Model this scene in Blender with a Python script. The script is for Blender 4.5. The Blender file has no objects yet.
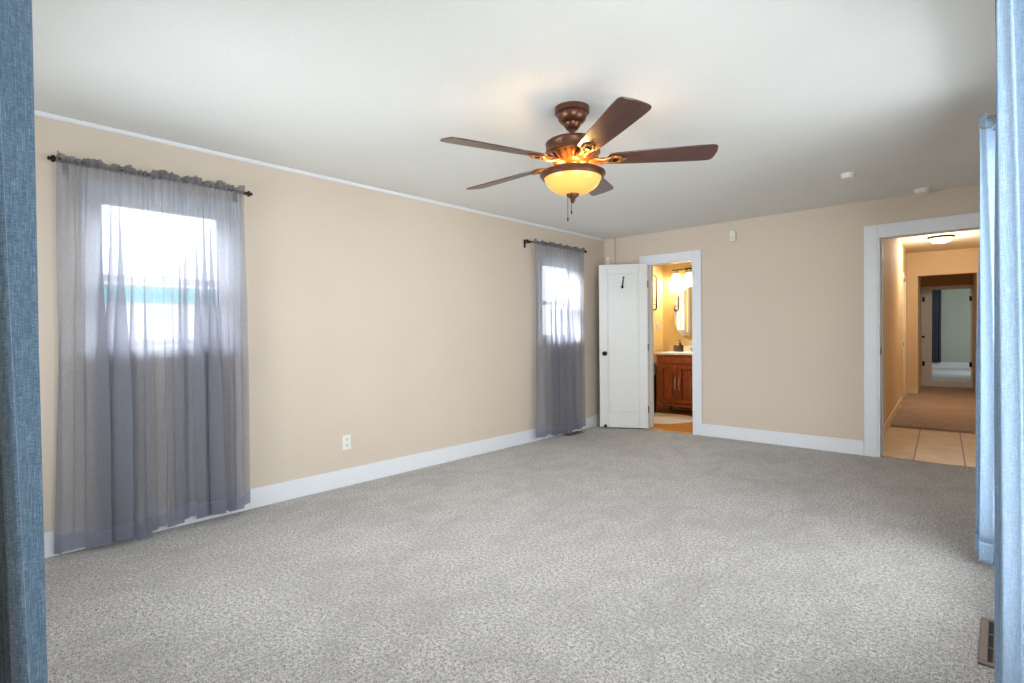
import bpy, bmesh, math, random
from mathutils import Matrix, Vector, noise
R = math.radians
S = bpy.context.scene
COL = S.collection
PI = math.pi

# ------------------------------------------------------------------ camera, world, exposure
def camera():
    px, py, pz = 3.858, -6.0435, 1.196
    yaw, pitch, roll, f = 0.743574564, -0.0131409, -0.0103012, 533.07
    fw = Vector((-math.sin(yaw)*math.cos(pitch), math.cos(yaw)*math.cos(pitch), math.sin(pitch)))
    r = Vector((math.cos(yaw), math.sin(yaw), 0)); u = r.cross(fw)
    c, s = math.cos(roll), math.sin(roll)
    r2 = c*r + s*u; u2 = -s*r + c*u
    cd = bpy.data.cameras.new('camera'); cd.sensor_width = 36; cd.lens = f/1024*36
    cd.clip_start = .02; cd.clip_end = 200
    o = bpy.data.objects.new('camera', cd); COL.objects.link(o)
    b = -fw
    o.matrix_world = Matrix(((r2.x, u2.x, b.x, px), (r2.y, u2.y, b.y, py), (r2.z, u2.z, b.z, pz), (0, 0, 0, 1)))
    S.camera = o
camera()
S.view_settings.view_transform = 'Standard'
S.view_settings.look = 'None'
S.view_settings.gamma = 1
S.view_settings.use_curve_mapping = False
S.view_settings.exposure = -0.12
S.cycles.use_denoising = True
S.cycles.max_bounces = 10
S.cycles.diffuse_bounces = 6
S.cycles.transparent_max_bounces = 24
S.cycles.sample_clamp_indirect = 6
S.cycles.caustics_reflective = False
S.cycles.caustics_refractive = False

W = bpy.data.worlds.new('sky'); S.world = W; W.use_nodes = True
wb = W.node_tree.nodes['Background']
wb.inputs[0].default_value = (.86, .94, 1.0, 1); wb.inputs[1].default_value = 3.4

def area(name, loc, direction, sx, sy, power, color, spread=180):
    l = bpy.data.lights.new(name, 'AREA'); l.shape = 'RECTANGLE'; l.size = sx; l.size_y = sy
    l.energy = power; l.color = color; l.spread = R(spread)
    o = bpy.data.objects.new(name, l); COL.objects.link(o); o.location = loc
    o.rotation_euler = Vector(direction).to_track_quat('-Z', 'Y').to_euler()
    return o
DAY = (.90, .95, 1.0)
# daylight at the side window; camera-side and near window lights are added fill
area('daylight_side_window', (5.1, -3.45, 1.35), (-1, .3, -.04), 2.4, 2.0, 100, DAY, 170)
area('added_fill_camera_side', (4.6, -5.6, 1.25), (-1, .8, .03), 1.5, 1.8, 105, DAY, 140)
area('added_fill_near', (1.1, -6.6, 1.45), (.2, 1, 0), 1.4, 1.6, 54, DAY, 95)
# open sky above the yard, outside the two left windows
area('sky_first_window', (-2.6, -5.03, 3.6), (2.6, 0, -2.0), 3.0, 2.0, 320, DAY, 140)
area('sky_second_window', (-2.6, -1.0, 3.6), (2.6, 0, -2.0), 3.0, 2.0, 800, DAY, 140)

def point(name, loc, power, color, r=.03):
    l = bpy.data.lights.new(name, 'POINT'); l.energy = power; l.color = color; l.shadow_soft_size = r
    o = bpy.data.objects.new(name, l); COL.objects.link(o); o.location = loc
    return o

# ------------------------------------------------------------------ material helpers
def lin(c):
    out = []
    for v in c:
        v = v/255
        out.append(v/12.92 if v <= .04045 else ((v+.055)/1.055)**2.4)
    return tuple(out)+(1,)

class Mat:
    def __init__(s, name):
        s.m = bpy.data.materials.new(name); s.m.use_nodes = True
        s.t = s.m.node_tree; s.N = s.t.nodes; s.L = s.t.links
        s.b = s.N['Principled BSDF']; s.out = s.N['Material Output']; s.tc = None
    def n(s, typ, **kw):
        x = s.N.new(typ)
        for k, v in kw.items():
            if k in ('op',): x.operation = v
            else: setattr(x, k, v)
        return x
    def coord(s, kind='Object', scale=(1, 1, 1), rot=(0, 0, 0), loc=(0, 0, 0)):
        if s.tc is None: s.tc = s.N.new('ShaderNodeTexCoord')
        mp = s.N.new('ShaderNodeMapping')
        mp.inputs['Scale'].default_value = scale; mp.inputs['Rotation'].default_value = rot; mp.inputs['Location'].default_value = loc
        s.L.new(s.tc.outputs[kind], mp.inputs[0]); return mp.outputs[0]
    def noise(s, scale, detail=4, rough=.55, vec=None, dist=0):
        x = s.N.new('ShaderNodeTexNoise'); x.inputs['Scale'].default_value = scale
        x.inputs['Detail'].default_value = detail; x.inputs['Roughness'].default_value = rough
        x.inputs['Distortion'].default_value = dist
        s.L.new(vec if vec is not None else s.coord(), x.inputs['Vector']); return x.outputs[0]
    def ramp(s, fac, stops):
        x = s.N.new('ShaderNodeValToRGB'); e = x.color_ramp.elements
        while len(e) < len(stops): e.new(.5)
        for el, (p, c) in zip(e, stops): el.position = p; el.color = c
        s.L.new(fac, x.inputs[0]); return x.outputs[0]
    def mix(s, fac, a, b, blend='MIX'):
        x = s.N.new('ShaderNodeMix'); x.data_type = 'RGBA'; x.blend_type = blend
        for i, v in ((0, fac), (6, a), (7, b)):
            if isinstance(v, (int, float, tuple)): x.inputs[i].default_value = v
            else: s.L.new(v, x.inputs[i])
        return x.outputs[2]
    def bump(s, h, strength=.3, dist=.01, prev=None):
        x = s.N.new('ShaderNodeBump'); x.inputs['Strength'].default_value = strength; x.inputs['Distance'].default_value = dist
        s.L.new(h, x.inputs['Height'])
        if prev is not None: s.L.new(prev, x.inputs['Normal'])
        s.L.new(x.outputs[0], s.b.inputs['Normal']); return x.outputs[0]
    def set(s, **kw):
        for k, v in kw.items():
            k = {'base': 'Base Color', 'rough': 'Roughness', 'metal': 'Metallic', 'spec': 'Specular IOR Level', 'sheen': 'Sheen Weight',
                 'emit': 'Emission Color', 'emits': 'Emission Strength', 'trans': 'Transmission Weight', 'coat': 'Coat Weight', 'sub': 'Subsurface Weight'}[k]
            if isinstance(v, (int, float, tuple)): s.b.inputs[k].default_value = v
            else: s.L.new(v, s.b.inputs[k])
        return s

def plain(name, c, rough=.5, metal=0, vary=.06, scale=8, bump=0, bscale=60, spec=.5):
    m = Mat(name); a = lin(c); f = 1-vary
    n = m.noise(scale, 5)
    col = m.ramp(n, [(.3, tuple(v*f for v in a[:3])+(1,)), (.7, a)])
    m.set(base=col, rough=rough, metal=metal, spec=spec)
    if bump: m.bump(m.noise(bscale, 4), bump, .004)
    return m.m

def paint_wall(name, c, bs=.22):
    m = Mat(name); a = lin(c)
    col = m.ramp(m.noise(1.3, 4), [(.3, tuple(v*.96 for v in a[:3])+(1,)), (.7, a)])
    m.set(base=col, rough=.75, spec=.25)
    m.bump(m.noise(55, 5, .6), bs, .004); return m.m

M = {}
M['wall'] = paint_wall('beige_wall_paint', (209, 195, 178))
M['ceiling'] = paint_wall('ceiling_paint', (220, 221, 217), .35)
M['bath_wall'] = paint_wall('bath_paint', (232, 206, 148))
M['hall_wall'] = paint_wall('hall_paint', (219, 196, 160))
M['hall_ceiling'] = paint_wall('hall_ceiling_paint', (222, 208, 184))
M['shaded_tan_wall'] = paint_wall('shaded_tan_paint', (184, 154, 120))  # recess shade put into the inner wall colour
M['green_wall'] = paint_wall('grey_green_paint', (176, 182, 168))
M['white'] = plain('white_trim_paint', (224, 227, 231), .4, vary=.03)
M['cream'] = plain('cream_trim_paint', (226, 214, 190), .45, vary=.03)
M['door_white'] = plain('door_paint', (218, 218, 214), .4, vary=.03)
M['plastic'] = plain('white_plastic', (228, 228, 222), .4, vary=.02)
M['slot'] = plain('socket_slots', (120, 118, 112), .5)
M['black'] = plain('black_metal', (24, 21, 20), .4, .6)
M['rodmetal'] = plain('dark_bronze', (48, 34, 27), .38, .7)
M['chrome'] = plain('chrome', (220, 220, 222), .12, 1)
M['register'] = plain('register_metal', (128, 112, 98), .45, .4, vary=.15, scale=20)
M['registerdark'] = plain('register_shade', (38, 34, 32), .8)
M['bronze'] = plain('fan_bronze', (112, 72, 52), .32, .6, vary=.4, scale=14)
M['gold'] = plain('antique_gold', (168, 112, 56), .32, .7, vary=.3, scale=30)
M['stone'] = plain('white_stone', (236, 230, 218), .25, vary=.05)
M['darkbottle'] = plain('dark_bottle', (66, 44, 38), .25)
M['jar'] = plain('brown_jar', (150, 105, 74), .35)
M['rug'] = plain('white_rug', (236, 240, 248), .95, vary=.1, scale=60, bump=.8, bscale=150)
M['bin'] = plain('dark_bin', (44, 38, 40), .6)
M['liner'] = plain('grey_blue_liner', (120, 132, 152), .5, vary=.2, scale=30, bump=.6, bscale=25)
M['navy'] = plain('navy_cloth', (62, 68, 78), .9, vary=.25, scale=25)
M['teal'] = plain('turquoise_paint', (70, 190, 200), .6)
M['shedwhite'] = plain('white_siding', (235, 230, 228), .7)
M['grass'] = plain('yard', (150, 150, 130), .9, vary=.3)
M['greyfloor'] = plain('pale_floor', (205, 205, 205), .6)

def carpet(name, dark, mid, light):
    m = Mat(name)
    fine = m.noise(170, 2, .6); blot = m.noise(62, 5, .75)
    brush = m.noise(7, 6, .65, m.coord(scale=(1, .6, 1), rot=(0, 0, .6)), .6); wide = m.noise(1.6, 3, .5)
    f = m.mix(.5, fine, blot)
    c = m.ramp(f, [(.38, lin(dark)), (.49, lin(mid)), (.58, lin(light))])
    bw = m.mix(.4, brush, wide)
    c2 = m.mix(m.ramp(bw, [(.40, (.42,)*3+(1,)), (.56, (0, 0, 0, 1))]), c, tuple(v*.66 for v in lin(mid)[:3])+(1,))
    m.set(base=c2, rough=1, spec=.05, sheen=.15)
    nb = m.bump(blot, .6, .012); m.bump(fine, .9, .008, nb)
    return m.m
M['carpet'] = carpet('grey_carpet', (86, 81, 76), (184, 179, 174), (232, 228, 224))
M['brown_carpet'] = carpet('brown_carpet', (110, 92, 80), (174, 152, 136), (206, 186, 170))

def tile():
    m = Mat('beige_tile')
    co = m.coord(loc=(.06, 0, 0))
    sep = m.n('ShaderNodeSeparateXYZ'); m.L.new(co, sep.inputs[0])
    a = m.n('ShaderNodeMath', op='FRACT'); d = m.n('ShaderNodeMath', op='DIVIDE'); d.inputs[1].default_value = .365
    m.L.new(sep.outputs[0], d.inputs[0]); m.L.new(d.outputs[0], a.inputs[0])
    g = m.n('ShaderNodeMath', op='LESS_THAN'); g.inputs[1].default_value = .03; m.L.new(a.outputs[0], g.inputs[0])
    base = m.ramp(m.noise(5, 5), [(.3, lin((204, 172, 136))), (.7, lin((224, 197, 163)))])
    m.set(base=m.mix(g.outputs[0], base, lin((112, 90, 74))), rough=.4); return m.m
M['tile'] = tile()

def wood(name, c1, c2, rough=.35, axis=(6, 60, 60), coat=0, dist=1.5):
    m = Mat(name)
    n1 = m.noise(1, 6, .6, m.coord(scale=axis), dist)
    m.set(base=m.ramp(n1, [(.3, lin(c1)), (.68, lin(c2))]), rough=rough, coat=coat)
    m.bump(n1, .08, .002); return m.m
M['walnut'] = wood('walnut_blade', (46, 30, 28), (92, 56, 46), .3, (4, 55, 55), .25)
M['cherry'] = wood('cherry_wood', (100, 44, 24), (172, 92, 52), .3, (40, 40, 4), .2)
M['honey'] = wood('honey_floor', (176, 116, 48), (222, 164, 84), .35, (3, 30, 30))

def sheer(name, c, clear):
    m = Mat(name)
    m.N.remove(m.b)
    d = m.n('ShaderNodeBsdfDiffuse'); t = m.n('ShaderNodeBsdfTranslucent'); tr = m.n('ShaderNodeBsdfTransparent')
    col = m.ramp(m.noise(1, 3, .5, m.coord(scale=(260, 260, 40))), [(.3, tuple(v*.86 for v in lin(c)[:3])+(1,)), (.7, lin(c))])
    m.L.new(col, d.inputs[0]); m.L.new(col, t.inputs[0])
    tr.inputs[0].default_value = (.93, .95, 1, 1)
    a = m.n('ShaderNodeMixShader'); a.inputs[0].default_value = .62
    m.L.new(d.outputs[0], a.inputs[1]); m.L.new(t.outputs[0], a.inputs[2])
    lw = m.n('ShaderNodeLayerWeight'); lw.inputs[0].default_value = .35
    k = m.n('ShaderNodeMapRange'); k.inputs[1].default_value = 0; k.inputs[2].default_value = 1
    k.inputs[3].default_value = 1-clear; k.inputs[4].default_value = 1.0
    m.L.new(lw.outputs['Facing'], k.inputs[0])
    b = m.n('ShaderNodeMixShader'); m.L.new(k.outputs[0], b.inputs[0])
    m.L.new(tr.outputs[0], b.inputs[1]); m.L.new(a.outputs[0], b.inputs[2])
    m.L.new(b.outputs[0], m.out.inputs[0]); return m.m
M['sheer'] = sheer('lavender_grey_sheer', (180, 180, 187), .42)
M['sheerhem'] = sheer('lavender_grey_hem', (170, 171, 186), .14)
M['ruffle'] = sheer('ruffled_header_sheer', (150, 148, 152), .28)

def linen(name, c1, c2, c3):
    m = Mat(name)
    w1 = m.noise(1, 4, .7, m.coord(scale=(90, 90, 900))); w2 = m.noise(1, 4, .7, m.coord(scale=(700, 700, 30)))
    f = m.mix(.5, w1, w2)
    m.set(base=m.ramp(f, [(.36, lin(c1)), (.5, lin(c2)), (.64, lin(c3))]), rough=.85, spec=.15, sheen=.3)
    m.bump(f, .25, .002); return m.m
M['linen'] = linen('blue_linen', (114, 143, 174), (148, 175, 203), (184, 205, 226))
M['slate_linen'] = linen('slate_blue_linen', (50, 68, 84), (78, 100, 118), (126, 146, 162))

def glass():
    m = Mat('window_glass'); m.N.remove(m.b)
    tr = m.n('ShaderNodeBsdfTransparent'); g = m.n('ShaderNodeBsdfGlossy'); g.inputs[1].default_value = .02
    x = m.n('ShaderNodeMixShader'); x.inputs[0].default_value = .06
    m.L.new(tr.outputs[0], x.inputs[1]); m.L.new(g.outputs[0], x.inputs[2]); m.L.new(x.outputs[0], m.out.inputs[0]); return m.m
M['glass'] = glass()
def mirror():
    m = Mat('mirror_silver'); m.set(base=(.9, .9, .88, 1), metal=1.0, rough=.02); return m.m
M['mirror'] = mirror()
def lamp(name, c, e, s, rough=.3):
    m = Mat(name)
    n = m.noise(6, 4)
    m.set(base=lin(c), emit=m.ramp(n, [(.3, lin(e)), (.7, tuple(min(1, v*1.12) for v in lin(e)[:3])+(1,))]), emits=s, rough=rough); return m.m
M['amber'] = lamp('amber_glass', (214, 160, 84), (236, 168, 74), .62)
M['halldome'] = lamp('hall_dome_glass', (250, 240, 220), (255, 236, 200), 2.2)
M['bathshade'] = lamp('vanity_light_glass', (250, 240, 220), (255, 236, 196), 3.0)

# ------------------------------------------------------------------ mesh helpers
def bx(bm, x0, x1, y0, y1, z0, z1, mat=None):
    vs = [bm.verts.new(v) for v in ((x0, y0, z0), (x1, y0, z0), (x1, y1, z0), (x0, y1, z0), (x0, y0, z1), (x1, y0, z1), (x1, y1, z1), (x0, y1, z1))]
    for f in ((3, 2, 1, 0), (4, 5, 6, 7), (0, 1, 5, 4), (1, 2, 6, 5), (2, 3, 7, 6), (3, 0, 4, 7)):
        bm.faces.new([vs[i] for i in f])
    return vs
def lathe(bm, prof, c=(0, 0, 0), seg=32, axis='z', squash=1):
    rings = []
    for r, z in prof:
        ring = []
        for i in range(seg):
            a = 2*PI*i/seg; p = (r*math.cos(a), r*squash*math.sin(a), z)
            if axis == 'y': p = (p[0], z, p[1])
            if axis == 'x': p = (z, p[0], p[1])
            ring.append(bm.verts.new((p[0]+c[0], p[1]+c[1], p[2]+c[2])))
        rings.append(ring)
    for a, b in zip(rings, rings[1:]):
        for i in range(seg):
            bm.faces.new((a[i], a[(i+1) % seg], b[(i+1) % seg], b[i]))
    if prof[0][0] > 1e-6: bm.faces.new(rings[0][::-1])
    if prof[-1][0] > 1e-6: bm.faces.new(rings[-1])
def tube(bm, pts, r, seg=10, closed=False):
    pts = [Vector(p) for p in pts]; n = len(pts); rings = []; ref = None
    for i, p in enumerate(pts):
        if closed: d = (pts[(i+1) % n]-pts[i-1]).normalized()
        else: d = (pts[min(i+1, n-1)]-pts[max(i-1, 0)]).normalized()
        if ref is None: ref = Vector((0, 0, 1)) if abs(d.z) < .9 else Vector((1, 0, 0))
        s = d.cross(ref).normalized(); t = s.cross(d).normalized(); ref = t
        rr = r[i] if isinstance(r, (list, tuple)) else r
        rings.append([bm.verts.new(p+rr*(math.cos(2*PI*k/seg)*s+math.sin(2*PI*k/seg)*t)) for k in range(seg)])
    for i in range(n if closed else n-1):
        a, b = rings[i], rings[(i+1) % n]
        for k in range(seg): bm.faces.new((a[k], a[(k+1) % seg], b[(k+1) % seg], b[k]))
    if not closed: bm.faces.new(rings[0][::-1]); bm.faces.new(rings[-1])
def prism(bm, outline, z0, z1, holes=()):
    """outline of (x, y) extruded from z0 to z1"""
    n = len(outline)
    lo = [bm.verts.new((x, y, z0)) for x, y in outline]; hi = [bm.verts.new((x, y, z1)) for x, y in outline]
    bm.faces.new(lo[::-1]); bm.faces.new(hi)
    for i in range(n): bm.faces.new((lo[i], lo[(i+1) % n], hi[(i+1) % n], hi[i]))
def mesh(name, bm, mat, parent=None, smooth=False, bevel=0, kind=None, loc=None, rotz=0, solid=0, seg=2):
    bmesh.ops.recalc_face_normals(bm, faces=bm.faces)
    me = bpy.data.meshes.new(name); bm.to_mesh(me); bm.free()
    me.materials.append(mat)
    o = bpy.data.objects.new(name, me); COL.objects.link(o)
    if smooth:
        for p in me.polygons: p.use_smooth = True
        me.set_sharp_from_angle(angle=R(40))
    if parent is not None: o.parent = parent
    if loc is not None: o.location = loc
    if rotz: o.rotation_euler = (0, 0, rotz)
    if solid:
        md = o.modifiers.new('thickness', 'SOLIDIFY'); md.thickness = solid; md.offset = 0
    if bevel:
        md = o.modifiers.new('soft_edges', 'BEVEL'); md.width = bevel; md.segments = seg; md.limit_method = 'ANGLE'; md.angle_limit = R(40)
    if kind: o['kind'] = kind
    return o
def thing(name, label, cat, loc=(0, 0, 0), rotz=0, group=None, kind=None):
    o = bpy.data.objects.new(name, None); COL.objects.link(o); o.empty_display_size = .1
    o.location = loc; o.rotation_euler = (0, 0, rotz)
    if label: o['label'] = label
    if cat: o['category'] = cat
    if group: o['group'] = group
    if kind: o['kind'] = kind
    return o
def tag(o, label, cat, group=None):
    o['label'] = label; o['category'] = cat
    if group: o['group'] = group
    return o
B = bmesh.new

# ------------------------------------------------------------------ the room
H = 2.432
def wall_bm(bm, axis, at0, at1, a0, a1, z0, z1, holes):
    """slab between at0..at1 on the given axis, spanning a0..a1 with rectangular holes (h0,h1,hz0,hz1)"""
    def put(u0, u1, w0, w1):
        if u1-u0 < 1e-5 or w1-w0 < 1e-5: return
        if axis == 'x': bx(bm, at0, at1, u0, u1, w0, w1)
        else: bx(bm, u0, u1, at0, at1, w0, w1)
    cur = a0
    for h0, h1, hz0, hz1 in sorted(holes):
        put(cur, h0, z0, z1); put(h0, h1, z0, hz0); put(h0, h1, hz1, z1); cur = h1
    put(cur, a1, z0, z1)
W1 = (-5.41, -4.66, 1.15, 2.06)      # first window opening on the left wall (y0, y1, z0, z1)
W2 = (-1.35, -.68, 1.15, 2.06)
bm = B(); wall_bm(bm, 'x', -.15, 0, -6.25, .0, 0, H, [W1, W2]); mesh('wall_left', bm, M['wall'], kind='structure')
BD = (.595, 1.2, 0, 2.06); HD = (2.995, 3.82, 0, 2.085)
bm = B(); wall_bm(bm, 'y', 0, .12, -.25, 4.12, 0, H, [BD, HD]); mesh('wall_back', bm, M['wall'], kind='structure')
bm = B(); wall_bm(bm, 'x', 3.97, 4.12, -6.25, 0, 0, H, [(-3.75, -2.47, .3, 2.1), (-5.8, -4.55, .5, 2.1)]); mesh('wall_right', bm, M['wall'], kind='structure')
bm = B(); wall_bm(bm, 'y', -6.25, -6.13, 0, 3.97, 0, H, [(.45, 1.7, .5, 2.1)]); mesh('wall_near', bm, M['wall'], kind='structure')
bm = B(); bx(bm, -.15, 4.12, -6.25, .12, H, H+.1); mesh('ceiling', bm, M['ceiling'], kind='structure')
bm = B(); bx(bm, -.15, 4.12, -6.25, .06, -.1, 0); mesh('floor', bm, M['carpet'], kind='structure')
# narrow boxed corner beside the back wall
bm = B(); bx(bm, .0, .15, -.045, 0, 0, H); mesh('trim_corner', bm, M['wall'], kind='structure', bevel=.004)
# cove strip at the top of the left wall
bm = B()
vs0 = []
for y in (-6.13, 0):
    vs0.append([bm.verts.new((x, y, z)) for x, z in ((0, 2.410), (.005, 2.410), (.012, 2.416), (.018, 2.426), (.018, 2.432), (0, 2.432))])
for i in range(6): bm.faces.new((vs0[0][i], vs0[0][(i+1) % 6], vs0[1][(i+1) % 6], vs0[1][i]))
bm.faces.new(vs0[0]); bm.faces.new(vs0[1][::-1])
mesh('trim_left', bm, M['white'], kind='structure')
def base(name, pts, mat=None, h=.139):
    bm = B(); bx(bm, *pts, 0, h); return mesh(name, bm, mat or M['white'], kind='structure', bevel=.004)
base('baseboard_left', (0, .016, -6.13, 0))
base('baseboard_back', (1.294, 2.884, -.016, 0))
base('baseboard_corner', (.15, .487, -.016, 0))
base('baseboard_right', (3.954, 3.97, -6.13, 0))
base('baseboard_near', (.016, 3.954, -6.13, -6.114))
# door casings with jambs
def casing(name, x0, x1, zt, w, yb=.12):
    bm = B(); t = .02
    bx(bm, x0-w, x0, -t, 0, 0, zt+w); bx(bm, x1, x1+w, -t, 0, 0, zt+w); bx(bm, x0, x1, -t, 0, zt, zt+w)
    bx(bm, x0-.001, x0+.018, -t+.004, yb+.01, 0, zt); bx(bm, x1-.018, x1+.001, -t+.004, yb+.01, 0, zt); bx(bm, x0+.018, x1-.018, -t+.004, yb+.01, zt-.018, zt+.001)
    bx(bm, x0+.018, x0+.03, .045, .075, 0, zt-.018); bx(bm, x1-.03, x1-.018, .045, .075, 0, zt-.018)
    return mesh(name, bm, M['white'], kind='structure', bevel=.003)
casing('trim_1', BD[0], BD[1], BD[3], .095)
hc = casing('trim_2', HD[0], HD[1], HD[3], .108)
bm = B(); bx(bm, 3.0125, 3.0165, .0, .03, .97, 1.04); mesh('strike_plate', bm, M['black'], hc)
bm = B(); bx(bm, .6, 1.2, .0, .12, .0, .012); mesh('trim_threshold', bm, M['honey'], kind='structure')

# ------------------------------------------------------------------ windows
def window(name, wy0, wy1, z0, z1):
    """double-hung window in the left wall"""
    t = thing(name, None, None, (0, (wy0+wy1)/2, z0), 0, kind='structure')
    w = (wy1-wy0)/2; h = z1-z0
    bm = B(); c = .055
    bx(bm, 0, .018, -w-c, -w, -.01, h+c); bx(bm, 0, .018, w, w+c, -.01, h+c); bx(bm, 0, .018, -w, w, h, h+c)
    bx(bm, 0, .012, -w-c, w+c, -.075, -.03)
    bx(bm, -.14, .0, -w, -w+.02, 0, h); bx(bm, -.14, 0, w-.02, w, 0, h); bx(bm, -.14, 0, -w+.02, w-.02, h-.02, h)
    mesh('window_frame', bm, M['white'], t, bevel=.003)
    bm = B(); bx(bm, -.1, .045, -w-c-.02, w+c+.02, -.03, 0); mesh('window_sill', bm, M['white'], t, bevel=.005)
    mid = h*.45
    for i, (a, b, x) in enumerate(((0, mid+.02, -.06), (mid-.02, h-.02, -.095))):
        bm = B(); e = .04; y0, y1 = -w+.02, w-.02
        bx(bm, x-.016, x+.016, y0, y0+e, a, b); bx(bm, x-.016, x+.016, y1-e, y1, a, b)
        bx(bm, x-.016, x+.016, y0+e, y1-e, a, a+e); bx(bm, x-.016, x+.016, y0+e, y1-e, b-e, b)
        s = mesh('sash', bm, M['white'], t, bevel=.002)
        bm = B(); bx(bm, x-.003, x+.003, y0+e-.005, y1-e+.005, a+e-.005, b-e+.005); mesh('pane', bm, M['glass'], s)
    bm = B(); bx(bm, -.05, -.03, -.03, .03, mid+.02, mid+.035); mesh('sash_lock', bm, M['chrome'], t, bevel=.003)
window('window_1', *W1)
window('window_2', *W2)
def plain_window(name, axis, at, a0, a1, z0, z1):
    t = thing(name, None, None, (0, 0, 0), 0, kind='structure')
    def put(bm, u0, u1, w0, w1, d0, d1):
        if axis == 'x': bx(bm, at+d0, at+d1, u0, u1, w0, w1)
        else: bx(bm, u0, u1, at+d0, at+d1, w0, w1)
    bm = B(); e = .05
    put(bm, a0, a0+e, z0, z1, -.03, .03); put(bm, a1-e, a1, z0, z1, -.03, .03); put(bm, a0+e, a1-e, z0, z0+e, -.03, .03); put(bm, a0+e, a1-e, z1-e, z1, -.03, .03)
    mesh('window_frame', bm, M['white'], t, bevel=.003)
    bm = B(); put(bm, a0+e-.004, a1-e+.004, z0+e-.004, z1-e+.004, -.003, .003); mesh('pane', bm, M['glass'], t)
plain_window('window_3', 'x', 4.07, -3.75, -2.47, .3, 2.1)
plain_window('added_window_near', 'y', -6.21, .45, 1.7, .5, 2.1)  # unseen window added in the near wall to brighten the room
plain_window('added_window_side', 'x', 4.07, -5.8, -4.55, .5, 2.1)  # window beside the camera, added out of view to let fill light in

# ------------------------------------------------------------------ curtains
def smooth01(t): t = max(0, min(1, t)); return t*t*(3-2*t)
def drape_fn(wid, zt, zb, folds, amp, seed, flare=0, skew=0, gather=.006, lat=.33):
    rnd = random.Random(seed)
    ph = [rnd.uniform(0, 6.28) for _ in range(8)]
    jit = [rnd.uniform(-.5, .5) for _ in range(9)]
    def f(s, z, off=0):
        k = (zt-z)/(zt-zb)                                   # 0 at top, 1 at bottom
        u = s + .03*math.sin(2*PI*1.7*s+ph[0])*k + .018*math.sin(2*PI*3.1*s+ph[1])
        a = amp*(.1+.9*smooth01(k*1.5))
        v = 2*PI*folds*u+ph[2]
        tri = math.sin(v)+.28*math.sin(2*v+ph[3])*(.4+.6*k)
        env = .62+.38*math.sin(2*PI*1.3*s+ph[4]+.6*k)
        y = a*tri*env + gather*(1-smooth01(k*4))*math.sin(v*3.3+ph[5])
        y += .006*k*math.sin(2*PI*.6*s+3*k+ph[6])
        x = wid*(s+flare*k*(s-.5)) + lat*a*math.sin(2*v+.6+.5*math.sin(ph[7]+4*s))*env + skew*k
        return (x, y+off, z)
    return f
def cloth(bm, f, s0, s1, ns, za, zb, nz, off=0, edge=None):
    g = []
    for j in range(nz+1):
        row = []
        for i in range(ns+1):
            s = s0+(s1-s0)*i/ns
            z0, z1 = za, zb(s) if callable(zb) else zb
            row.append(bm.verts.new(f(s, z0+(z1-z0)*j/nz, off)))
        g.append(row)
    for j in range(nz):
        for i in range(ns): bm.faces.new((g[j][i], g[j][i+1], g[j+1][i+1], g[j+1][i]))
def sheer_curtain(label, loc, wid, zt, zb, folds, amp, seed, group, flare=.03, skew=0):
    """local x runs along the rod, local y comes out of the wall"""
    t = thing('sheer_curtain', label, 'curtain', loc, -PI/2, group)
    f = drape_fn(wid, zt, zb, folds, amp, seed, flare, skew, .006, 1.25)
    rnd = random.Random(seed+5); ph = rnd.uniform(0, 6)
    low = lambda s: zb+.012*math.sin(2*PI*folds*s*.5+ph)+.008*math.sin(9*s+ph)
    bm = B(); cloth(bm, f, 0, 1, int(folds*30), zt, lambda s: low(s)+.09, 44, .026)
    mesh('panel', bm, M['sheer'], t, smooth=True)
    bm = B()
    fh = lambda s, z, off: f(s, z, off)
    g = []
    ns = int(folds*30)
    for j in range(5):
        row = []
        for i in range(ns+1):
            s = i/ns; lo = low(s); z = lo+.09*(1-j/4)
            row.append(bm.verts.new(f(s, z, .0275)))
        g.append(row)
    for j in range(4):
        for i in range(ns): bm.faces.new((g[j][i], g[j][i+1], g[j+1][i+1], g[j+1][i]))
    mesh('hem', bm, M['sheerhem'], t, smooth=True)
    # ruffled header standing above the rod and the pocket behind it
    bm = B(); g = []; ns = int(wid*330)
    for j in range(7):
        row = []
        for i in range(ns+1):
            s = i/ns; k = j/6
            hgt = .040*(.85+.2*math.sin(s*wid*41+ph)+.15*math.sin(s*wid*97))
            z = zt-.016+k*(hgt+.012)
            x, y, _ = f(s, zt, .028)
            y += (.004+.013*k)*math.sin(s*wid*230+1.7*math.sin(s*wid*33+ph)) + .004*k*math.sin(s*wid*71)
            x += .006*k*math.cos(s*wid*190+ph)
            row.append(bm.verts.new((x, y, z)))
        g.append(row)
    for j in range(6):
        for i in range(ns): bm.faces.new((g[j][i], g[j][i+1], g[j+1][i+1], g[j+1][i]))
    mesh('header_ruffle', bm, M['ruffle'], t, smooth=True)
    return t
# first window: two panels on one rod; second window: one panel
sheer_curtain('sheer grey curtain nearest the camera, left panel of the first window', (.072, -5.10, 0), .478, 2.168, .028, 4.6, .044, 3, 'sheer curtains of the first window', .10, .022)
sheer_curtain('sheer grey curtain by the electrical outlet, right panel of the first window', (.072, -4.61, 0), .485, 2.178, .055, 5.4, .044, 11, 'sheer curtains of the first window', .04)
sheer_curtain('single sheer lavender grey curtain on the far window beside the open door', (.072, -.645, 0), .93, 2.2, .05, 8.5, .042, 23, None, .04)

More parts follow.
